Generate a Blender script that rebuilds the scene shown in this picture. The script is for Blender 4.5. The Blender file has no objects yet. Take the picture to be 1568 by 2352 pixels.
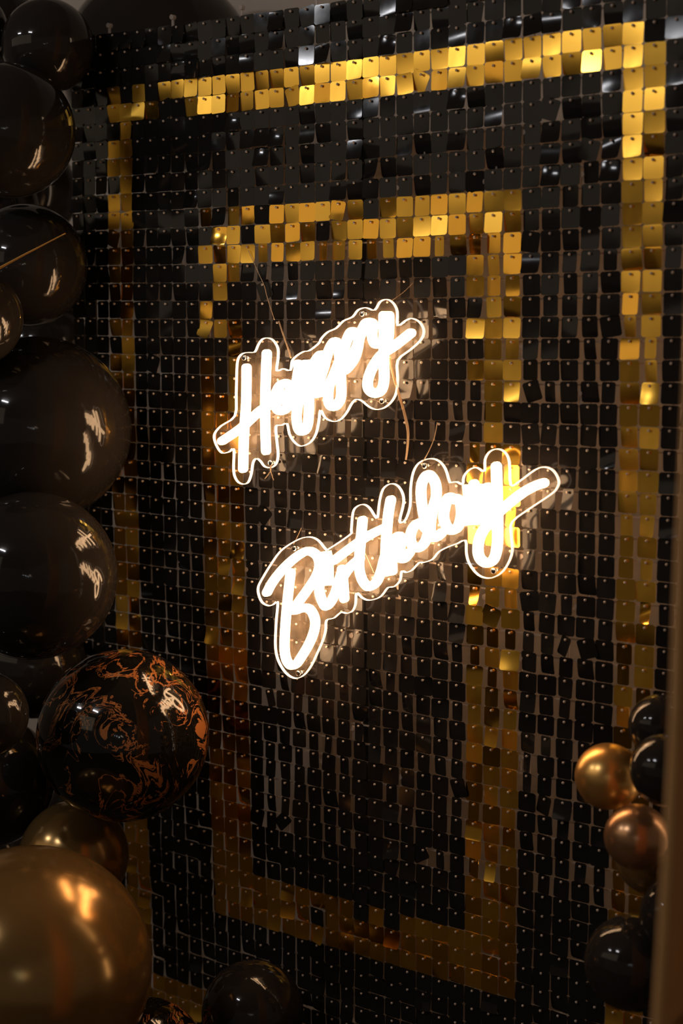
import bpy, bmesh, math, random
from mathutils import Vector, Matrix, noise
random.seed(11)
S = bpy.context.scene
C = S.collection

# ------------------------------------------------------------------ camera
CAM = Vector((0.866848, -1.891919, -0.398420))
ROT = (1.448475, 0.006356, 0.618652)
FPX = 3435.31
cd = bpy.data.cameras.new('camera'); cam = bpy.data.objects.new('camera', cd); C.objects.link(cam)
cam.location = CAM; cam.rotation_euler = ROT
cd.sensor_fit = 'HORIZONTAL'; cd.sensor_width = 24.0; cd.lens = FPX / 1568 * 24.0
cd.clip_start = 0.05
cd.dof.use_dof = True; cd.dof.focus_distance = 2.33; cd.dof.aperture_fstop = 2.8
S.camera = cam
from mathutils import Euler
CM = Euler(ROT, 'XYZ').to_matrix()
def at(x, y, Y):
    """world point on the vertical plane y = Y seen in pixel x, y of the photograph"""
    d = CM @ Vector(((x - 784) / FPX, -(y - 1176) / FPX, -1.0))
    return CAM + d * ((Y - CAM.y) / d.y)
def at_depth(x, y, dep):
    return CAM + CM @ Vector(((x - 784) / FPX, -(y - 1176) / FPX, -1.0)) * dep
def depth(p): return -((p - CAM) @ CM).z
def pix(p):
    q = (p - CAM) @ CM
    return 784 + FPX * q.x / -q.z, 1176 - FPX * q.y / -q.z

# ------------------------------------------------------------------ world, lamps, exposure
w = bpy.data.worlds.new('world'); S.world = w; w.use_nodes = True
w.node_tree.nodes['Background'].inputs[0].default_value = (1.0, 0.84, 0.69, 1)
w.node_tree.nodes['Background'].inputs[1].default_value = 0.058
S.view_settings.view_transform = 'Standard'; S.view_settings.look = 'None'
S.view_settings.exposure = 0; S.view_settings.gamma = 1; S.view_settings.use_curve_mapping = False
def area(name, loc, aim, sx, sy, radiance, col):
    l = bpy.data.lights.new(name, 'AREA'); l.shape = 'RECTANGLE'; l.size = sx; l.size_y = sy
    l.energy = radiance * math.pi * sx * sy; l.color = col
    o = bpy.data.objects.new(name, l); C.objects.link(o); o.location = loc
    o.rotation_euler = (Vector(aim) - Vector(loc)).to_track_quat('-Z', 'Y').to_euler(); return o
area('gold_fill_light', (-2.9, -3.2, 0.44), (-2.9, 0, 0.44), 4.4, 1.02, 0.50, (1.0, 0.80, 0.56))  # added unseen soft panel for the upper gold sequins to reflect, not a window
area('gap_fill_light', (0.58, 0.30, -0.5), (-1.2, 0.37, -0.5), 0.12, 1.8, 4.2, (1.0, 0.72, 0.48))  # unseen strip added behind the sequins to brighten the gaps
for lx in (-2.3, -0.9): area('ceiling_lamp', (lx, -2.5, 1.0), (lx + .5, 0, -0.2), 0.40, 0.04, 130, (0.96, 0.96, 1.0))
def bulb(loc, r, radiance, col):
    l = bpy.data.lights.new('bulb_light', 'POINT'); l.shadow_soft_size = r
    l.energy = radiance * 4 * math.pi * math.pi * r * r; l.color = col
    o = bpy.data.objects.new('bulb_light', l); C.objects.link(o); o.location = loc
for dx, dz, k, cc in ((0, 0, 1, (.85, .97, 1)), (-.22, .05, .5, (.9, 1, .95)), (.2, .12, .5, (1, .8, .55)), (-.42, .08, .25, (.8, .95, 1)), (.34, .06, .3, (1, .75, .5))):
    bulb((1.28 + dx, -2.75, -0.33 + dz), 0.011, 170 * k, cc)

# ------------------------------------------------------------------ materials
def mat(name, col, rough=0.5, metal=0.0, **kw):
    m = bpy.data.materials.new(name); m.use_nodes = True
    b = m.node_tree.nodes['Principled BSDF']
    b.inputs['Base Color'].default_value = (*col, 1); b.inputs['Roughness'].default_value = rough
    b.inputs['Metallic'].default_value = metal
    for k, v in kw.items(): b.inputs[k.replace('_', ' ')].default_value = v
    return m
def nodes(m): return m.node_tree.nodes, m.node_tree.links, m.node_tree.nodes['Principled BSDF']
def tint_noise(m, scale, a, b_, coord='Object', detail=3, inp='Base Color'):
    n, l, b = nodes(m); tc = n.new('ShaderNodeTexCoord'); t = n.new('ShaderNodeTexNoise')
    t.inputs['Scale'].default_value = scale; t.inputs['Detail'].default_value = detail
    l.new(tc.outputs[coord], t.inputs['Vector'])
    if inp == 'Base Color':
        r = n.new('ShaderNodeValToRGB'); r.color_ramp.elements[0].position = .3; r.color_ramp.elements[1].position = .7
        r.color_ramp.elements[0].color = (*a, 1); r.color_ramp.elements[1].color = (*b_, 1)
        l.new(t.outputs['Fac'], r.inputs['Fac']); l.new(r.outputs['Color'], b.inputs[inp])
    else:
        r = n.new('ShaderNodeMapRange'); r.inputs[3].default_value = a; r.inputs[4].default_value = b_
        l.new(t.outputs['Fac'], r.inputs[0]); l.new(r.outputs[0], b.inputs[inp])
    return m
M_wall = tint_noise(mat('beige_paint', (.5, .42, .34), .85), 3, (.47, .39, .31), (.53, .45, .37))
M_ceil = tint_noise(mat('ceiling_paint', (.5, .45, .4), .9), 4, (.45, .4, .36), (.5, .45, .4))
M_floor = tint_noise(mat('dark_carpet', (.05, .035, .025), .9), 40, (.04, .03, .02), (.07, .05, .035))
M_black = tint_noise(mat('black_sequin_plastic', (.014, .012, .011), .09, Specular_IOR_Level=.26), 60, .05, .16, inp='Roughness')
M_blackm = tint_noise(mat('black_sequin_satin', (.016, .014, .012), .28, Specular_IOR_Level=.22), 60, .07, .15, inp='Roughness')
M_gold = tint_noise(mat('gold_sequin_satin', (1.0, .56, .075), .3, 1.0), 50, .27, .38, inp='Roughness')
M_goldm = tint_noise(mat('gold_sequin_mirror', (.95, .50, .065), .12, 1.0), 50, .08, .2, inp='Roughness')
M_pin = mat('clear_rivet', (.85, .72, .6), .18, Transmission_Weight=.35)
M_rubber = mat('black_metal_tube', (.02, .02, .02), .4)
def clear_plastic(name, tr, col, rough=.1, dust=None):
    m = bpy.data.materials.new(name); m.use_nodes = True; n = m.node_tree.nodes; l = m.node_tree.links
    n.remove(n['Principled BSDF']); out = n['Material Output']
    t = n.new('ShaderNodeBsdfTransparent'); p = n.new('ShaderNodeBsdfPrincipled')
    p.inputs['Base Color'].default_value = (*col, 1); p.inputs['Roughness'].default_value = rough
    mx = n.new('ShaderNodeMixShader'); l.new(t.outputs[0], mx.inputs[1]); l.new(p.outputs[0], mx.inputs[2]); l.new(mx.outputs[0], out.inputs[0])
    mx.inputs[0].default_value = 1 - tr
    if dust:
        tc = n.new('ShaderNodeTexCoord'); a = n.new('ShaderNodeTexNoise'); a.inputs['Scale'].default_value = 35; a.inputs['Detail'].default_value = 8; a.inputs['Roughness'].default_value = .7
        l.new(tc.outputs['Object'], a.inputs['Vector']); r = n.new('ShaderNodeMapRange')
        r.inputs[1].default_value = .35; r.inputs[2].default_value = .75; r.inputs[3].default_value = dust[0]; r.inputs[4].default_value = dust[1]
        l.new(a.outputs['Fac'], r.inputs[0]); l.new(r.outputs[0], mx.inputs[0])
    return m
M_lattice = clear_plastic('clear_lattice', .55, (.6, .5, .42), .15)
M_acrylic = clear_plastic('dusty_acrylic', .85, (.5, .38, .27), .08, (.02, .09))
M_patch = clear_plastic('milky_adhesive_patch', .25, (.95, .9, .8), .4)
def emit(name, col, s):
    m = bpy.data.materials.new(name); m.use_nodes = True; b = m.node_tree.nodes['Principled BSDF']
    b.inputs['Base Color'].default_value = (.8, .75, .7, 1); b.inputs['Roughness'].default_value = .4
    b.inputs['Emission Color'].default_value = (*col, 1); b.inputs['Emission Strength'].default_value = s; return m
M_neon = emit('warm_white_neon', (1.0, .60, .31), 14)
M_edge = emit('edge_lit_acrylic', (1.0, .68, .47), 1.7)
M_screw = mat('polished_standoff', (.85, .8, .75), .15, 1.0)
M_cord = clear_plastic('clear_cord', .3, (.85, .62, .38), .2)
def balloon_mat(name, col, rough, metal=0.0, coat=0.0):
    m = mat(name, col, rough, metal); m.node_tree.nodes['Principled BSDF'].inputs['Coat Weight'].default_value = coat
    m.node_tree.nodes['Principled BSDF'].inputs['Coat Roughness'].default_value = .04
    return tint_noise(m, 6, rough * .85, rough * 1.2, inp='Roughness')
M_bblack = balloon_mat('black_latex', (.020, .017, .015), .07); M_bblack.node_tree.nodes['Principled BSDF'].inputs['Specular IOR Level'].default_value = .32
M_bgold = balloon_mat('pearl_gold_latex', (.88, .50, .15), .30, .85)
M_bcopper = balloon_mat('pearl_copper_latex', (.50, .27, .13), .27, .8)
M_bolive = balloon_mat('pearl_bronze_latex', (.36, .21, .07), .2, .7)
M_marble = balloon_mat('marbled_latex', (.01, .01, .01), .06)
def marble(m):
    n, l, b = nodes(m); tc = n.new('ShaderNodeTexCoord')
    wn = n.new('ShaderNodeTexNoise'); wn.inputs['Scale'].default_value = 5.5; wn.inputs['Detail'].default_value = 2; wn.inputs['Distortion'].default_value = 1.2
    l.new(tc.outputs['Object'], wn.inputs['Vector'])
    sub = n.new('ShaderNodeVectorMath'); sub.operation = 'SCALE'; sub.inputs['Scale'].default_value = .26; l.new(wn.outputs['Color'], sub.inputs[0])
    add = n.new('ShaderNodeVectorMath'); add.operation = 'ADD'; l.new(tc.outputs['Object'], add.inputs[0]); l.new(sub.outputs[0], add.inputs[1])
    a = n.new('ShaderNodeTexNoise'); a.inputs['Scale'].default_value = 19; a.inputs['Detail'].default_value = 8; a.inputs['Roughness'].default_value = .62; a.inputs['Distortion'].default_value = .6
    mp = n.new('ShaderNodeMapping'); mp.inputs['Scale'].default_value = (1, .8, .34); mp.inputs['Rotation'].default_value = (.5, .9, 0); l.new(add.outputs[0], mp.inputs['Vector'])
    l.new(mp.outputs[0], a.inputs['Vector'])
    d = n.new('ShaderNodeMath'); d.operation = 'SUBTRACT'; d.inputs[1].default_value = .5; l.new(a.outputs['Fac'], d.inputs[0])
    ab = n.new('ShaderNodeMath'); ab.operation = 'ABSOLUTE'; l.new(d.outputs[0], ab.inputs[0])
    k = n.new('ShaderNodeTexNoise'); k.inputs['Scale'].default_value = 11; k.inputs['Detail'].default_value = 3; l.new(add.outputs[0], k.inputs['Vector'])
    th = n.new('ShaderNodeMapRange'); th.inputs[1].default_value = .40; th.inputs[2].default_value = .66; th.inputs[3].default_value = .0; th.inputs[4].default_value = .032
    l.new(k.outputs['Fac'], th.inputs[0])
    lt = n.new('ShaderNodeMath'); lt.operation = 'LESS_THAN'; l.new(ab.outputs[0], lt.inputs[0]); l.new(th.outputs[0], lt.inputs[1])
    mx = n.new('ShaderNodeMixRGB'); mx.inputs[1].default_value = (.008, .007, .006, 1); mx.inputs[2].default_value = (.42, .15, .045, 1)
    l.new(lt.outputs[0], mx.inputs[0]); l.new(mx.outputs[0], b.inputs['Base Color'])
marble(M_marble)
M_curtain = tint_noise(mat('tan_fabric', (.78, .40, .14), .8), 25, (.74, .38, .13), (.82, .43, .16))

# ------------------------------------------------------------------ helpers
def link(name, me, m=None, parent=None, smooth=False, **props):
    o = bpy.data.objects.new(name, me); C.objects.link(o)
    if m is not None and not me.materials: me.materials.append(m)
    if smooth:
        for p in me.polygons: p.use_smooth = True
    if parent: o.parent = parent
    for k, v in props.items(): o[k] = v
    return o
class MB:
    def __init__(s): s.v = []; s.f = []
    def add(s, vs, fs):
        b = len(s.v); s.v += [tuple(v) for v in vs]; s.f += [tuple(i + b for i in f) for f in fs]
    def box(s, x0, x1, y0, y1, z0, z1):
        s.add([(x, y, z) for x in (x0, x1) for y in (y0, y1) for z in (z0, z1)],
              [(0, 1, 3, 2), (4, 6, 7, 5), (0, 4, 5, 1), (2, 3, 7, 6), (0, 2, 6, 4), (1, 5, 7, 3)])
    def bar(s, p, q, a, b):
        p = Vector(p); q = Vector(q); d = (q - p).normalized(); n = Vector((0, 1, 0)); u = d.cross(n).normalized()
        s.add([e + u * i * a + n * j * b for e in (p, q) for i, j in ((-1, -1), (1, -1), (1, 1), (-1, 1))],
              [(3, 2, 1, 0), (4, 5, 6, 7), (0, 1, 5, 4), (1, 2, 6, 5), (2, 3, 7, 6), (3, 0, 4, 7)])
    def build(s, name, m, parent=None, smooth=False, **props):
        me = bpy.data.meshes.new(name); me.from_pydata(s.v, [], s.f); me.update()
        return link(name, me, m, parent, smooth, **props)
def catmull(P, closed=False, n=6):
    out = []; N = len(P); R_ = range(N if closed else N - 1)
    g = (lambda i: P[i % N]) if closed else (lambda i: P[min(max(i, 0), N - 1)])
    for i in R_:
        a, b, c, d = g(i - 1), g(i), g(i + 1), g(i + 2)
        for k in range(n):
            t = k / n
            out.append(tuple(.5 * (2 * b[j] + (c[j] - a[j]) * t + (2 * a[j] - 5 * b[j] + 4 * c[j] - d[j]) * t * t + (3 * b[j] - a[j] - 3 * c[j] + d[j]) * t ** 3) for j in range(len(b))))
    if not closed: out.append(tuple(P[-1]))
    return out
def tube(mb, pts, r, sides=8, ends=True):
    pts = [Vector(p) for p in pts]; N = len(pts); vs = []; prev = Vector((0, 1, 0))
    for i, p in enumerate(pts):
        t = (pts[min(i + 1, N - 1)] - pts[max(i - 1, 0)]).normalized()
        u = (prev - t * prev.dot(t)); u = u.normalized() if u.length > 1e-6 else t.orthogonal().normalized(); prev = u; v = t.cross(u)
        rr = r(i / (N - 1)) if callable(r) else r
        vs += [p + (u * math.cos(a) + v * math.sin(a)) * rr for a in (2 * math.pi * k / sides for k in range(sides))]
    fs = [(i * sides + k, i * sides + (k + 1) % sides, (i + 1) * sides + (k + 1) % sides, (i + 1) * sides + k) for i in range(N - 1) for k in range(sides)]
    if ends: fs += [tuple(range(sides))[::-1], tuple((N - 1) * sides + k for k in range(sides))]
    mb.add(vs, fs)

# ------------------------------------------------------------------ the room
FZ, CZ_ = -1.86, 1.05
def shell(name, x0, x1, y0, y1, z0, z1, m):
    b = MB(); b.box(x0, x1, y0, y1, z0, z1); return b.build(name, m, kind='structure')
shell('wall_back', -5.4, 2.8, 0.42, 0.52, FZ, CZ_, M_wall)
shell('wall_left', -5.5, -5.4, -5.6, 0.52, FZ, CZ_, M_wall)
shell('floor', -5.5, 2.8, -5.6, 0.52, FZ - .1, FZ, M_floor)
shell('ceiling', -5.5, 2.8, -5.6, 0.52, CZ_, CZ_ + .1, M_ceil)
shell('baseboard_back', -5.4, 2.8, 0.405, 0.42, FZ, FZ + .1, M_ceil)

# ------------------------------------------------------------------ the sequin wall
P = .03
CX = [-0.0016, 0.00235, 0.00364, 0.00412, -0.00113, 0.00242, -0.00272, -0.0075, -0.01118, -0.00098]
CZ = [-0.00098, -0.00106, -0.00449, 0.0042, 0.00073, 0.00035, -0.00054, -0.00192, -0.00196, 0.01008]
def uv(c, r):
    s = (c + 15) / 20; t = min(r - 22, 26) / 25
    b = (1, s, t, s * s, s * t, t * t, s ** 3, s * s * t, s * t * t, t ** 3)
    return c * P + sum(i * j for i, j in zip(b, CX)), -r * P + sum(i * j for i, j in zip(b, CZ))
C0, C1, R0, R1 = -35, 4, -3, 56
tl = uv(C0, R0); br = uv(C1, R1)
wall = bpy.data.objects.new('sequin_wall', None); C.objects.link(wall); wall.location = ((C0 + C1) / 2 * P, 0.012, FZ)
wall['label'] = 'tall shimmer wall of hanging black square sequins with two nested gold sequin rectangles, behind the lit signs'
wall['category'] = 'backdrop'
WB = wall.location.copy()
def wpart(mb, name, m, **k):
    o = mb.build(name, m, None, **k); o.parent = wall; o.matrix_parent_inverse = Matrix.Translation(-WB); return o
# clear lattice panels of ten by ten cells, with the little ears that clip them together
for pc in range(4):
    for pr in range(6):
        mb = MB(); c0 = C0 + pc * 10; r0 = R0 + pr * 10
        for k in range(10):
            for a, b in ((0, 5), (5, 10)):
                x0, z0 = uv(c0 - .5 + a, r0 + k); x1, z1 = uv(c0 - .5 + b, r0 + k)
                mb.bar((x0, .006, z0), (x1, .006, z1), .0012, .0012)
                x0, z0 = uv(c0 + k, r0 - .2 + a); x1, z1 = uv(c0 + k, r0 - .2 + b)
                mb.bar((x0, .0065, z0), (x1, .0065, z1), .0012, .0010)
        for ec, er in ((c0 + 2.5, r0 - .35), (c0 + 7.5, r0 - .35), (c0 - .5, r0 + 2.5), (c0 - .5, r0 + 7.5)):
            x, z = uv(ec, er); mb.bar((x, .004, z - .011), (x, .004, z + .011), .0022, .0012)
            tube(mb, [(x, .000, z + .008), (x, .008, z + .008)], .0042, 8)
        wpart(mb, 'lattice_panel', M_lattice)
# rear frame that carries the panels
mb = MB()
xl, zt = uv(C0 - .5, R0); xr = uv(C1 + .5, 10)[0]
for x in (xl + .004, -.45, xr - .01): tube(mb, [(x, .024, FZ + .012), (x, .024, zt - .01)], .011, 10)
tube(mb, [(xl + .004, .026, zt - .02), (xr - .01, .026, zt - .02)], .011, 10)
tube(mb, [(xl, .026, FZ + .06), (xr, .026, FZ + .06)], .011, 10)
for x in (xl + .004, xr - .01): tube(mb, [(x, -.005, FZ + .011), (x, .045, FZ + .011)], .011, 10)
wpart(mb, 'rear_frame', M_rubber, smooth=False)

def is_gold(c, r):
    if (c, r) in BLACKS: return False
    if (c, r) in GOLDS: return True
    o = -32 <= c <= 1 and 0 <= r <= 53 and not (-30 <= c <= -1 and 2 <= r <= 51)
    i = -25 <= c <= -6 and 7 <= r <= 46 and not (-22 <= c <= -9 and 10 <= r <= 43)
    return o or i
BLACKS = {(-31, 0), (-29, 0), (-28, 1), (-27, 1), (-32, 2), (-32, 5), (1, 0), (-24, 7), (-21, 7), (-25, 8), (-17, 8), (-22, 8), (-23, 11), (-24, 12),
          (-23, 12), (-25, 10), (-25, 11), (-32, 12), (-32, 14), (-24, 14), (-24, 15), (-8, 12), (-25, 14), (-24, 16), (-8, 14), (-6, 17), (-6, 18), (-8, 17), (-8, 18), (-8, 16),
          (-8, 24), (-7, 24), (-6, 24), (-15, 44), (-13, 44), (-18, 45), (-9, 47), (-14, 7)}  # cells coloured black, including gold sequins that only reflect darkness
GOLDS = set()
BRIGHT = {(-26, 0), (-32, 0), (-32, 1), (-21, 0), (-26, 1), (-10, 0), (-12, 0), (-12, 1), (-15, 1), (-6, 0), (-5, 0), (-19, 1), (-4, 0), (-4, 1), (-3, 1), (-1, 0), (0, 2), (1, 2), (1, 4),
          (1, 5), (0, 8), (0, 6), (-6, 7), (-6, 11), (-24, 11), (-32, 11), (-32, 10), (-31, 6), (-18, 8), (-8, 1), (1, 7), (0, 9), (-12, 8), (-16, 8), (-19, 9), (-22, 9), (-13, 7)}
ROLL = {(-11, 1): 28, (-19, 1): -14, (-1, 33): 45, (-21, 23): 40, (-32, 8): 24, (-12, 1): -5, (-6, 24): 4, (-5, 26): -9, (-8, 1): 2, (-11, 40): 60, (-5, 9): 9, (-8, -2): 12, (-18, -3): -10, (-5, -1): -8, (-4, 18): 5, (-5, 18): -8, (-25, 13): 15, (-20, 40): 45, (-14, 6): 5, (-16, 8): 4}

ZL = (0.0, -.0012, -.0030, -.009, -.015, -.021, -.0262, -.0280, -.0292)
WL = (-.0030, -.0010, 0, 0, 0, 0, 0, -.0010, -.0030)
def sequin_geo(wd, bend, twist, cup):
    """rounded square hung from its rivet at the origin; bend curls it about a level axis, twist skews it"""
    vs = []; n = len(ZL); T = .0003
    for y in (0, T):
        for z, dw in zip(ZL, WL):
            h = wd / 2 + dw; zz = z + .0045; q = (z / .0292)
            for sx in (-1, 0, 1):
                yy = -bend * (q * q) * .0292 - twist * sx * q * .014 - cup * (1 - abs(sx)) * .004
                vs.append((sx * h, yy + y, zz))
    fs = []
    for i in range(n - 1):
        for k in range(2):
            a = i * 3 + k; fs.append((a, a + 3, a + 4, a + 1)); b = a + n * 3; fs.append((b, b + 1, b + 4, b + 3))
    rim = [0, 1, 2] + [i * 3 + 2 for i in range(1, n)] + [(n - 1) * 3 + 1, (n - 1) * 3] + [i * 3 for i in range(n - 2, 0, -1)]
    b = len(vs); m = len(rim)
    vs += [vs[i] for i in rim] + [vs[i + n * 3] for i in rim]          # the cut edge keeps its own corners, so faces stay crisp
    fs += [(b + i, b + (i + 1) % m, b + m + (i + 1) % m, b + m + i) for i in range(m)]
    return vs, fs
variants = {}
def variant(kind, i):
    """kind: flat, soft, curl"""
    key = (kind, i)
    if key not in variants:
        rr = random.Random(i * 7 + len(kind)); g = lambda s: rr.gauss(0, s)
        wd = .0292 + rr.uniform(-.0006, .0006)
        bend, tw, cup = {'flat': (g(.012), g(.02), g(.03)), 'soft': (g(.05), g(.06), g(.12)), 'curl': (rr.choice((-1, 1)) * rr.uniform(.1, .22), g(.10), g(.30))}[kind]
        variants[key] = sequin_geo(wd, bend, tw, cup)
    return key, variants[key]
def yawsd(c, r):
    if r < 6: return .07
    if -22 < c and 9 <= r <= 40: return .42 if c < -4 or r > 20 else .24
    return .18
cells = []
for r in range(R0, R1 + 1):
    for c in range(C0, C1 + 1):
        rr = random.Random(c * 131 + r * 7919); x, z = uv(c, r)
        gold = is_gold(c, r); u = rr.random()
        kind = 'flat' if u < (.55 if gold else .62) else ('soft' if u < (.85 if gold else .9) else 'curl')
        if not gold and r < 10 and rr.random() < .16: kind = 'curl'
        key, geo = variant(kind, rr.randrange(10))
        shrink = 1.0
        yw = rr.gauss(0, yawsd(c, r)) if rr.random() < (.55 if r < 9 else .6) else rr.gauss(0, .03)
        if yawsd(c, r) > .2 and rr.random() < (.62 if r > 20 else .45): yw = rr.gauss(-.04, .12); shrink = rr.choice((.62, .72, .8, .86, .93))
        elif r >= 9: yw = yw * .35 - abs(rr.gauss(0, .04))
        yw = max(-.8, min(.3, yw))
        tilt = rr.gauss(-.01, .022 if r > 12 else .045); roll = math.radians(rr.gauss(0, 1.0))
        if rr.random() < .012: roll += math.radians(rr.uniform(-25, 25))
        if (c, r) in BRIGHT: yw = rr.gauss(.0, .06); tilt = .09 + rr.gauss(0, .03); key, geo = variant('soft', rr.randrange(10))
        if (c, r) in ROLL: roll = math.radians(ROLL[c, r])
        mirror = rr.random() < (.45 if gold and 7 <= r else .12 if gold else .9 if kind == 'curl' else .6)
        mtx = Matrix.Translation((x + rr.gauss(0, .0003), -.0006 - rr.uniform(0, .0012) - .0004 * ((c + r) % 2), z + rr.gauss(0, .0003))) @ Matrix.Rotation(yw, 4, 'Z') @ Matrix.Rotation(roll, 4, 'Y') @ Matrix.Rotation(tilt, 4, 'X') @ Matrix.Diagonal((shrink, 1, 1, 1))
        px, py = pix(Vector((x, 0, z - .01))); vis = -10 < px < 1560 and -20 < py < 2370
        dl = depth(Vector((x, 0, z)))
        front = px > 330 or (py < 700 and px > 210)
        hid = (py > 1650 and px > 1300 + 0) or (620 < px < 960 and 760 < py < 960) or (960 < px < 1200 and 1100 < py < 1200)
        cells.append([gold, mirror, key, geo, mtx, vis and front and not hid, dl, c, r])
meshes = {}
for gold, nm in ((True, 'gold_sequin'), (False, 'black_sequin')):
    sel = sorted([q for q in cells if q[0] == gold and q[5]], key=lambda q: q[6])[:300]; ids = set(id(q) for q in sel)
    rest = {True: MB(), False: MB()}
    for q in sel:
        mk = (q[2], q[0], q[1])
        if mk not in meshes:
            me = bpy.data.meshes.new(nm); me.from_pydata(q[3][0], [], q[3][1]); me.update()
            for p in me.polygons: p.use_smooth = True
            me.materials.append((M_goldm if q[1] else M_gold) if gold else (M_black if q[1] else M_blackm)); meshes[mk] = me
        o = bpy.data.objects.new(nm, meshes[mk]); C.objects.link(o); o.parent = wall
        o.matrix_parent_inverse = Matrix.Translation(-WB); o.matrix_basis = q[4]
    mb = MB(); mi = []
    for q in cells:
        if q[0] != gold or id(q) in ids: continue
        mb.add([q[4] @ Vector(v) for v in q[3][0]], q[3][1]); mi += [0 if q[1] else 1] * len(q[3][1])
    me = bpy.data.meshes.new(nm); me.from_pydata(mb.v, [], mb.f); me.update()
    for m in ((M_goldm, M_gold) if gold else (M_black, M_blackm)): me.materials.append(m)
    me.polygons.foreach_set('material_index', mi); me.polygons.foreach_set('use_smooth', [True] * len(mi))
    o = link(nm, me, None, None, kind='stuff'); o.parent = wall; o.matrix_parent_inverse = Matrix.Translation(-WB)
# clear rivets, one through every sequin
mb = MB()
ring = [(math.cos(a), math.sin(a)) for a in (2 * math.pi * k / 8 for k in range(8))]
for q in cells:
    x, z = uv(q[7], q[8]); vs = []
    for rad, y in ((.0013, .007), (.0013, -.0034), (.0021, -.0036), (.0021, -.0044), (.0012, -.0056)):
        vs += [(x + rad * a, y, z + rad * b) for a, b in ring]
    fs = [(i * 8 + k, i * 8 + (k + 1) % 8, i * 8 + 8 + (k + 1) % 8, i * 8 + 8 + k) for i in range(4) for k in range(8)] + [tuple(range(32, 40))]
    mb.add(vs, fs)
wpart(mb, 'rivet', M_pin, smooth=True, kind='stuff')

# ------------------------------------------------------------------ neon signs
YT, YP = -.040, -.027          # tube centre, plate front
def L(ox, oy, k, pts): return [(ox + u / k, oy + v / k) for u, v in pts]
def H(*p): return L(480, 680, 5.346, p)
def G(*p): return L(660, 680, 4.75, p)
def B3(*p): return L(580, 1210, 6.533, p)
def B4(*p): return L(720, 1040, 4.9, p)
def B5(*p): return L(920, 1010, 3.92, p)
def neon(px, root, name='neon_tube'):
    w2 = [at(x, y, YT) for x, y in px]; pts = [Vector(p) for p in catmull([tuple(p) for p in w2], n=6)]
    N = len(pts); prof = []
    a, b = .0064, .0088
    for i, p in enumerate(pts):
        t = (pts[min(i + 1, N - 1)] - pts[max(i - 1, 0)]); t.y = 0; t.normalize(); prof.append((p, t, 1.0))
    p0, t0, _ = prof[0]; p1, t1, _ = prof[-1]
    caps0 = [(p0 - t0 * a * s, t0, math.sqrt(max(0, 1 - s * s))) for s in (.98, .85, .6, .3)]
    caps1 = [(p1 + t1 * a * s, t1, math.sqrt(max(0, 1 - s * s))) for s in (.3, .6, .85, .98)]
    prof = caps0 + prof + caps1; K = 12; vs = []
    for p, t, s in prof:
        n = Vector((t.z, 0, -t.x))
        for k in range(K):
            th = 2 * math.pi * k / K; cx, sy = math.cos(th), math.sin(th)
            vs.append(p + n * (a * s * math.copysign(abs(cx) ** .7, cx)) + Vector((0, b * (.4 + .6 * s) * math.copysign(abs(sy) ** .7, sy), 0)))
    fs = [(i * K + k, i * K + (k + 1) % K, (i + 1) * K + (k + 1) % K, (i + 1) * K + k) for i in range(len(prof) - 1) for k in range(K)]
    fs += [tuple(range(K))[::-1], tuple((len(prof) - 1) * K + k for k in range(K))]
    mb = MB(); mb.add(vs, fs); return child(mb, name, M_neon, root, True)
def child(mb, name, m, root, smooth=False, **k):
    o = mb.build(name, m, None, smooth, **k); o.parent = root; o.matrix_parent_inverse = Matrix.Translation(-root.location); return o
def plate(px, root):
    pts = [at(x, y, YP) for x, y in px]; pts = [Vector(p) for p in catmull([tuple(p) for p in pts], True, 3)]
    ar = sum(pts[i].x * pts[(i + 1) % len(pts)].z - pts[(i + 1) % len(pts)].x * pts[i].z for i in range(len(pts)))
    if ar < 0: pts.reverse()
    N = len(pts); T = Vector((0, .005, 0)); mb = MB()
    mb.add(pts + [p + T for p in pts], [tuple(range(N)), tuple(range(2 * N - 1, N - 1, -1))]); child(mb, 'backing_plate', M_acrylic, root)
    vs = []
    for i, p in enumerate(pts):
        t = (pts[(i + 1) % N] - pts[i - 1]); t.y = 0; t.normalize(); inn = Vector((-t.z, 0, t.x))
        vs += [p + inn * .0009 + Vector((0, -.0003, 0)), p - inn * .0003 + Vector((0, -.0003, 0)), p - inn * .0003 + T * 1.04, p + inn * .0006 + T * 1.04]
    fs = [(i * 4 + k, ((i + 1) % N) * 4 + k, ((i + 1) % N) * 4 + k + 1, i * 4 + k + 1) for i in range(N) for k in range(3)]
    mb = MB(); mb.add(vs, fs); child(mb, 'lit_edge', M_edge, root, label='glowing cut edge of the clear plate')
def screws(px, root):
    for x, y in px:
        p = at(x, y, YP - .003); mb = MB()
        tube(mb, [(p.x, YP - .0052, p.z), (p.x, YP - .0045, p.z), (p.x, YP, p.z)], lambda t: .0032 + .001 * min(1, t * 3), 14)
        tube(mb, [(p.x, YP, p.z), (p.x, -.006, p.z)], .0026, 12); child(mb, 'standoff_screw', M_screw, root, True)
def cord(px, root, name, r, m=M_cord, label=None):
    mb = MB(); tube(mb, catmull([tuple(at(x, y, Y)) for x, y, Y in px], n=6), r, 6)
    o = child(mb, name, m, root, True)
    if label: o['label'] = label
def patch(px, root, Y):
    pts = [at(x, y, Y) for x, y in px]; mb = MB(); n = len(pts)
    mb.add(pts + [p + Vector((0, .0012, 0)) for p in pts], [tuple(range(n))[::-1], tuple(range(n, 2 * n))] + [(i, (i + 1) % n, (i + 1) % n + n, i + n) for i in range(n)])
    child(mb, 'adhesive_patch', M_patch, root)

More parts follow.
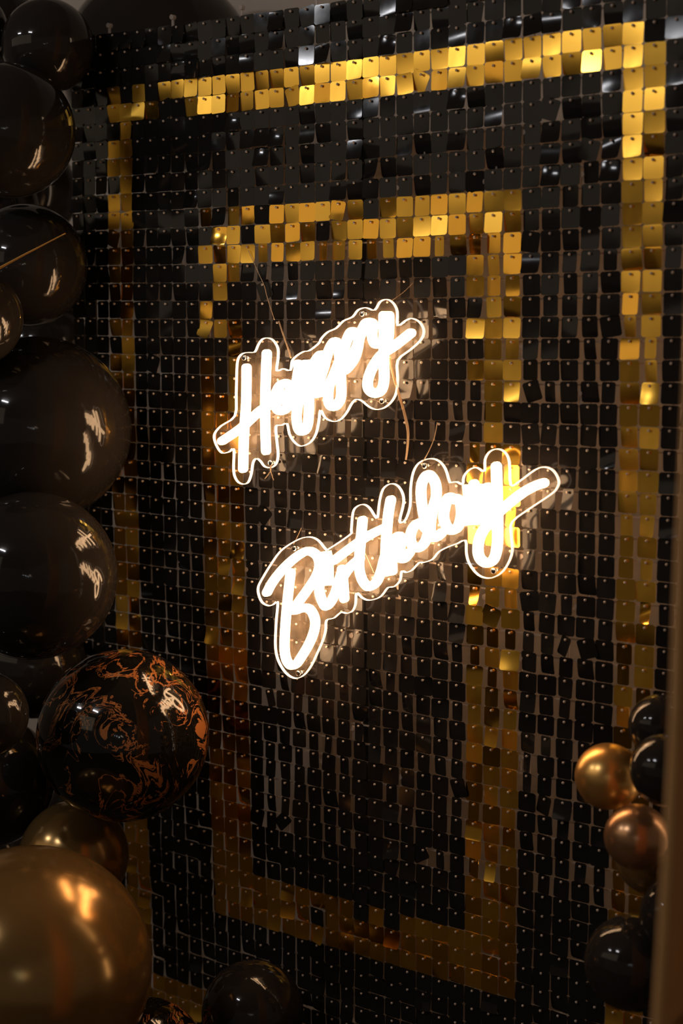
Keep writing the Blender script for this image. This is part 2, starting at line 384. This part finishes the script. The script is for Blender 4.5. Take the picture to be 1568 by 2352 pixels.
hs = bpy.data.objects.new('neon_sign', None); C.objects.link(hs); hs.location = at(720, 900, YP)
hs['label'] = 'upper glowing warm white neon sign reading Happy on a clear contour cut plate'; hs['category'] = 'neon sign'
for st in (H((460, 880), (455, 1300), (428, 1720), (418, 2120)), H((708, 705), (690, 1250), (690, 1600), (700, 1900)),
           H((160, 1780), (400, 1615), (640, 1400), (860, 1290), (960, 1190)),
           [(669, 896), (660, 881), (645, 884), (634, 902), (631, 925), (640, 943), (655, 940), (668, 920), (678, 890), (686, 845)],
           [(667, 925), (682, 890), (690, 850), (700, 836), (707, 850), (709, 900), (709, 950), (705, 980), (694, 991), (684, 982), (681, 950), (690, 905), (706, 870), (722, 833), (736, 815), (744, 824), (741, 850), (730, 880), (716, 897)],
           [(684, 836), (690, 870), (694, 905)], [(708, 905), (735, 902), (752, 880)],
           [(726, 890), (742, 850), (753, 810), (766, 786), (776, 792), (780, 830), (783, 880), (782, 915), (768, 934), (755, 925), (755, 890), (768, 858), (786, 812), (802, 768), (814, 763), (823, 785), (815, 820), (798, 845), (786, 853)],
           [(798, 840), (818, 800), (830, 762), (841, 742), (856, 744), (854, 770), (862, 790), (880, 786)],
           [(881, 725), (882, 780), (881, 830), (882, 870), (876, 895), (861, 904), (846, 893), (845, 872), (856, 843), (876, 815), (905, 795), (943, 765)],
           [(893, 725), (892, 770), (887, 800)]):
    neon(st, hs)
plate(H((60, 1680), (140, 1590), (305, 1470), (320, 1200), (328, 900), (345, 770), (400, 705), (480, 690), (550, 685), (590, 600), (640, 530), (710, 512), (780, 545), (835, 640), (838, 760), (822, 915), (900, 890), (985, 912), (1005, 800), (1060, 735), (1150, 680), (1220, 668))
      + G((330, 515), (360, 460), (430, 390), (520, 350), (600, 270), (700, 225), (760, 150), (850, 125), (940, 152), (1000, 60), (1080, 35), (1150, 80), (1190, 170), (1195, 320), (1280, 265), (1350, 242), (1430, 280), (1478, 360), (1470, 440), (1420, 510), (1330, 590), (1195, 705), (1195, 900), (1180, 1050), (1130, 1150), (1050, 1220), (960, 1240), (880, 1210), (800, 1145), (740, 1130), (690, 1180), (640, 1270), (570, 1350), (490, 1370), (400, 1330), (352, 1245), (335, 1360), (305, 1500), (240, 1600), (140, 1640))
      + H((1040, 1800), (975, 1700), (945, 1570), (880, 1590), (812, 1605), (825, 1800), (838, 1950), (815, 2060), (750, 2110), (670, 2095), (620, 2030), (570, 1998), (530, 2050), (510, 2180), (470, 2290), (400, 2312), (330, 2270), (288, 2150), (292, 1885), (240, 1915), (150, 1930), (90, 1860), (52, 1760)), hs)
screws([(561, 822), (621, 1063), (832, 721), (877, 921)], hs)
patch([(686, 828), (736, 824), (742, 850), (742, 909), (688, 912)], hs, YP - .0016)
cord([(640, 738, -.004), (650, 768, -.012), (663, 805, -.02), (668, 822, -.026)], hs, 'hanging_cord', .0013)
cord([(570, 575, -.005), (590, 620, -.006), (606, 655, -.007), (614, 685, -.006), (630, 735, -.005)], hs, 'hanging_cord', .0006)
cord([(948, 650, -.006), (925, 672, -.015), (900, 690, -.03)], hs, 'hanging_thread', .0004)
cord([(895, 820, -.04), (905, 862, -.034), (916, 902, -.020), (930, 950, -.010), (938, 990, -.008), (936, 1030, -.007), (932, 1056, -.007)], hs, 'power_cord', .0012, label='thin clear cord drooping from the end of the word')
cord([(893, 820, -.04), (902, 862, -.035), (914, 905, -.022), (927, 950, -.012), (935, 992, -.009), (934, 1030, -.008), (931, 1056, -.007)], hs, 'power_cord', .0010)
cord([(622, 1066, -.03), (621, 1082, -.031), (608, 1100, -.033)], hs, 'tie_wire', .0007)
cord([(622, 1066, -.03), (621, 1080, -.032), (628, 1103, -.034)], hs, 'tie_wire', .0007)

bs = bpy.data.objects.new('neon_sign', None); C.objects.link(bs); bs.location = at(930, 1300, YP)
bs['label'] = 'lower glowing warm white neon sign reading Birthday on a clear contour cut plate'; bs['category'] = 'neon sign'
for st in (B3((215, 985), (300, 830), (450, 640), (620, 480), (780, 375), (890, 375), (980, 460), (1000, 600), (945, 760), (820, 950), (690, 1130), (610, 1250)),
           B3((570, 690), (545, 900), (505, 1300), (480, 1700), (490, 1930), (550, 2060), (640, 2070), (720, 1970), (850, 1750), (925, 1550), (935, 1390), (870, 1250), (770, 1215), (640, 1255), (540, 1240)),
           B3((1060, 480), (1040, 700), (1000, 900), (1020, 1050), (1090, 1190), (1170, 1130), (1240, 990), (1290, 830), (1330, 700)),
           B4((318, 1310), (335, 1480), (345, 1640)), B4((330, 1400), (390, 1310), (460, 1240), (520, 1190)),
           B4((550, 760), (530, 1000), (512, 1250), (535, 1400), (590, 1490), (640, 1505), (710, 1450), (760, 1330), (800, 1180), (850, 1060), (920, 960), (970, 940), (985, 1010), (960, 1110), (960, 1170), (1020, 1190), (1080, 1120)),
           B4((868, 530), (840, 700), (815, 1000), (810, 1180), (830, 1340)),
           B4((225, 1215), (350, 1120), (500, 1010), (650, 915), (810, 840)),
           B4((900, 1000), (880, 1150), (885, 1330)),
           B4((1270, 860), (1200, 790), (1130, 830), (1090, 930), (1110, 1040), (1180, 1070), (1250, 1010), (1290, 900)),
           B4((1290, 900), (1240, 700), (1210, 500), (1220, 340), (1290, 245), (1365, 330), (1380, 480), (1340, 640), (1315, 800), (1320, 930), (1380, 950), (1440, 900)),
           B5((490, 540), (430, 520), (395, 620), (390, 720), (440, 810), (510, 790), (545, 680), (535, 560), (500, 530)),
           B5((560, 600), (570, 730), (620, 700), (650, 620), (660, 420)),
           B5((660, 400), (660, 560), (710, 680), (780, 690), (840, 600)),
           B5((600, 560), (640, 460)), B5((720, 440), (730, 600)), B5((780, 430), (790, 640)),
           B5((860, 240), (868, 480), (872, 700), (870, 940), (840, 1070), (780, 1110), (715, 1070), (695, 980), (720, 860), (800, 740), (920, 620), (1080, 490), (1200, 420), (1285, 390))):
    neon(st, bs)
plate(B3((70, 900), (140, 760), (250, 580), (400, 370), (580, 240), (740, 165), (870, 155), (980, 210), (1090, 340))
      + B4((165, 1080), (395, 925), (412, 870), (430, 680), (470, 610), (550, 580), (620, 620), (690, 725), (712, 715), (730, 550), (770, 410), (850, 350), (930, 365), (990, 450), (1005, 570), (960, 770), (1020, 760), (1075, 600), (1080, 400), (1110, 220), (1180, 110), (1300, 65), (1400, 90), (1475, 180), (1520, 320))
      + B5((450, 383), (500, 378), (548, 400), (560, 330), (610, 270), (680, 250), (745, 285), (750, 180), (790, 110), (860, 82), (930, 110), (972, 200), (985, 405), (1060, 375), (1200, 272), (1290, 245), (1370, 280), (1418, 370), (1400, 440), (1340, 500), (1160, 620), (1000, 740), (990, 850), (1000, 1000), (960, 1120), (890, 1210), (790, 1250), (690, 1220), (610, 1120), (582, 1020), (575, 910), (500, 940), (440, 960), (340, 1010), (280, 1080), (200, 1108))
      + B4((1180, 1240), (1100, 1325), (1030, 1350), (985, 1335), (965, 1440), (900, 1510), (830, 1520), (760, 1610), (690, 1650), (600, 1662), (530, 1630), (475, 1580), (465, 1700), (430, 1785), (360, 1810), (300, 1800), (220, 1865), (138, 1888))
      + B3((1085, 1560), (1040, 1720), (960, 1900), (870, 2090), (760, 2230), (640, 2280), (520, 2230), (420, 2110), (350, 1950), (325, 1750), (340, 1400), (362, 1135), (300, 1170), (230, 1190), (130, 1140), (75, 1020)), bs)
screws([(676, 1260), (975, 1070), (1133, 1311), (685, 1546)], bs)
patch([(1060, 1113), (1152, 1111), (1153, 1203), (1072, 1206)], bs, YP - .0016)
patch([(735, 1268), (760, 1264), (765, 1285), (766, 1344), (736, 1346)], bs, YP - .0016)
cord([(1004, 970, -.005), (997, 1005, -.012), (985, 1035, -.024), (970, 1062, -.03)], bs, 'hanging_thread', .0006)
cord([(692, 1212, -.005), (684, 1230, -.015), (674, 1250, -.029)], bs, 'hanging_thread', .0005)
cord([(838, 1270, -.031), (848, 1292, -.031), (858, 1316, -.031)], bs, 'tie_wire', .0004)

# ------------------------------------------------------------------ balloons
def balloon(x, y, rpx, Y, m, label, tail=(.6, .4, -.5), group=None, dep=None, tone='balloon'):
    c = at(x, y, Y) if dep is None else at_depth(x, y, dep); r = rpx * depth(c) / FPX
    bm = bmesh.new(); bmesh.ops.create_uvsphere(bm, u_segments=56, v_segments=36, radius=1)
    for v in bm.verts:
        z = v.co.z; k = max(0, -z - .35)
        s = 1 - .16 * k * k
        v.co = Vector((v.co.x * s, v.co.y * s, z * (1 + .05 * max(0, -z)))) * r
    me = bpy.data.meshes.new('balloon'); bm.to_mesh(me); bm.free()
    o = link('balloon', me, m, None, True, label=label, category='balloon'); o.location = c
    if group: o['group'] = group
    o.rotation_euler = Vector(tail).to_track_quat('-Z', 'Y').to_euler()
    kb = MB(); pts = [(0, 0, -r * t) for t in (1.02, 1.07, 1.10, 1.115, 1.14, 1.19)]; rad = (.085, .05, .032, .055, .03, .075)
    vs = []; K = 16
    for p, q in zip(pts, rad): vs += [(r * q * math.cos(2 * math.pi * k / K), r * q * math.sin(2 * math.pi * k / K), p[2]) for k in range(K)]
    kb.add(vs, [(i * K + k, i * K + (k + 1) % K, (i + 1) * K + (k + 1) % K, (i + 1) * K + k) for i in range(5) for k in range(K)])
    kn = kb.build('knot', m, o, True)
    return o
IN = (-.8, .5, -.3)
balloon(88, 985, 212, -.166, M_bblack, 'largest glossy black balloon, at the left edge level with the word Happy', IN)
balloon(75, 1322, 193, -.303, M_bblack, 'glossy black balloon directly above the large copper marbled balloon', IN)
balloon(283, 1688, 197, -.19, M_marble, 'large black balloon with copper marbled veins, left of the lower neon sign', (-.8, .4, -.5))
balloon(67, 2227, 280, -.455, M_bolive, 'huge pearly bronze balloon in the bottom left corner with an orange glow spot', (-.7, -.1, -.6))
balloon(335, 2432, 136, -.272, M_marble, 'black and copper marbled balloon cut off by the bottom edge of the photo', (-.3, .3, -.9))
balloon(580, 2325, 117, -.14, M_bblack, 'glossy black balloon at the bottom, alone in front of the sequins', (-.4, .1, -.9))
balloon(110, 105, 105, -.088, M_bblack, 'small black balloon in the top left corner, the rounder one in front', (-.7, .3, -.4))
balloon(367, 163, 222, .223, M_bblack, 'big dark balloon peeking over the top edge of the sequin wall', (-.3, .3, -.8))
balloon(20, 300, 152, -.194, M_bblack, 'black balloon at the left edge below the top corner balloon, with one slanting warm streak', (-.9, .2, -.2))
balloon(-62, 62, 78, -.10, M_bblack, 'sliver of a dark balloon at the extreme top left edge', (-.9, .2, .2))
balloon(-60, 730, 112, -.306, M_bblack, 'small black balloon cut by the left edge above the large one', (-.9, .1, -.2))
balloon(60, 610, 140, -.116, M_bblack, 'dark balloon set back behind the thin gold ribbon on the left', (-.7, .5, -.2))
balloon(-35, 1642, 100, -.42, M_bblack, 'black balloon cut by the left edge beside the marbled balloon, with two bright reflections', (-.9, .1, -.2))
balloon(-25, 1795, 150, -.218, M_bblack, 'dark balloon below the left edge balloon and above the bronze one', (-.9, .3, -.2))
balloon(80, 1530, 120, -.104, M_bblack, 'shadowed black balloon set back between the two stacked ones and the marbled one', (-.7, .5, -.2))
balloon(170, 1965, 125, -.192, M_bolive, 'dim bronze balloon in the gap above the huge bronze balloon', (-.7, .5, -.3))
balloon(-20, 480, 110, -.012, M_bblack, 'shadowed black balloon at the left edge above the ribbon', (-.7, .5, .2))
FILL = [(70, 440, 110, .16, 'added dark filler balloon behind the gap above the gold ribbon'), (105, 800, 105, .121, 'added dark filler balloon just above the largest black balloon'),
        (-10, 900, 100, .127, 'added dark filler balloon tucked behind the largest black balloon, by the left edge'), (120, 1160, 110, .161, 'added dark filler balloon in the notch between the two big stacked black balloons'),
        (-70, 1190, 100, -.011, 'added dark filler balloon at the left edge between the two big stacked ones'), (-20, 1490, 100, .14, 'added dark filler balloon at the left edge above the small one with two reflections'),
        (140, 1850, 110, .192, 'added dark filler balloon hidden in the gap under the marbled balloon'), (0, 60, 90, .17, 'added dark filler balloon in the top left corner behind the front one'),
        (150, 640, 85, .206, 'added dark filler balloon right of the gold ribbon end'), (0, 1975, 90, .029, 'added dark filler balloon above the huge bronze one, at the left edge')]
for x, y, r_, Y, lb in FILL:  # filler balloons added to blacken the gaps in the left garland
    balloon(x, y, r_, Y, M_bblack, lb, (-.7, .6, -.1), 'added dark filler balloons at the back of the left garland')
# right hand cluster
OUT = (.8, .3, -.2)
balloon(1396, 1783, 76, -.11, M_bgold, 'bright pearl gold balloon, leftmost of the cluster on the right', OUT)
balloon(1516, 1668, 73, -.08, M_bblack, 'glossy black balloon at the top of the right cluster', OUT)
balloon(1530, 1768, 84, -.16, M_bblack, 'glossy black balloon beside the bright gold one in the right cluster', OUT)
balloon(1462, 1922, 75, -.152, M_bcopper, 'pearl copper balloon just below the bright gold one', OUT)
balloon(1500, 1968, 88, -.071, M_bolive, 'dim bronze balloon tucked under the pearl copper one', (.9, .2, -.3))
balloon(1562, 2102, 92, -.154, M_bblack, 'black balloon half hidden by the tan curtain, above the lowest black one', OUT)
balloon(1450, 2212, 108, -.137, M_bblack, 'large glossy black balloon at the bottom of the right cluster', OUT)

# thin gold ribbon between the left balloons
mb = MB(); tube(mb, catmull([tuple(at(x, y, -.26)) for x, y in ((-30, 632), (0, 615), (50, 588), (100, 562), (150, 536))], n=5), lambda t: .0024 - .0016 * t, 6)
mb.build('ribbon', mat('gold_foil_ribbon', (.9, .45, .10), .35, .6), None, True, label='thin taut gold ribbon crossing the left edge between dark balloons', category='ribbon')

# ------------------------------------------------------------------ tan curtain at the right edge, close to the camera
edge = [(1590, 300), (1580, 700), (1568, 1000), (1556, 1250), (1537, 1752), (1501, 2352), (1480, 2650)]
DEP = 1.15
E = [at_depth(x, y, DEP) for x, y in edge]
top = E[0] + (E[0] - E[1]).normalized() * ((CZ_ - .01 - E[0].z) / max(.2, (E[0] - E[1]).normalized().z))
bot = E[-1] + (E[-1] - E[-2]).normalized() * ((FZ + .01 - E[-1].z) / (E[-1] - E[-2]).normalized().z)
path = catmull([tuple(p) for p in [top] + E + [bot]], n=4)
rt = CM @ Vector((1, 0, 0)); rt.z = 0; rt.normalize(); fw = Vector((-rt.y, rt.x, 0))
mb = MB(); K = 44; vs = []
for s in (0, 1):
    for p in path:
        for k in range(K):
            q = k / (K - 1); off = rt * (.46 * q) + fw * (.022 * (1 - math.cos(q * 34)) + .006 * s)
            vs.append(Vector(p) + off)
n = len(path)
fs = [(i * K + k, i * K + k + 1, (i + 1) * K + k + 1, (i + 1) * K + k) for i in range(n - 1) for k in range(K - 1)]
fs += [tuple(n * K + j for j in f[::-1]) for f in fs]
for i in range(n - 1):
    for k in (0, K - 1): fs.append((i * K + k, (i + 1) * K + k, n * K + (i + 1) * K + k, n * K + i * K + k))
for k in range(K - 1):
    for i in (0, n - 1): fs.append((i * K + k, i * K + k + 1, n * K + i * K + k + 1, n * K + i * K + k))
mb.add(vs, fs)
mb.build('curtain', M_curtain, None, True, label='out of focus tan curtain hanging along the right edge in the foreground', category='curtain')
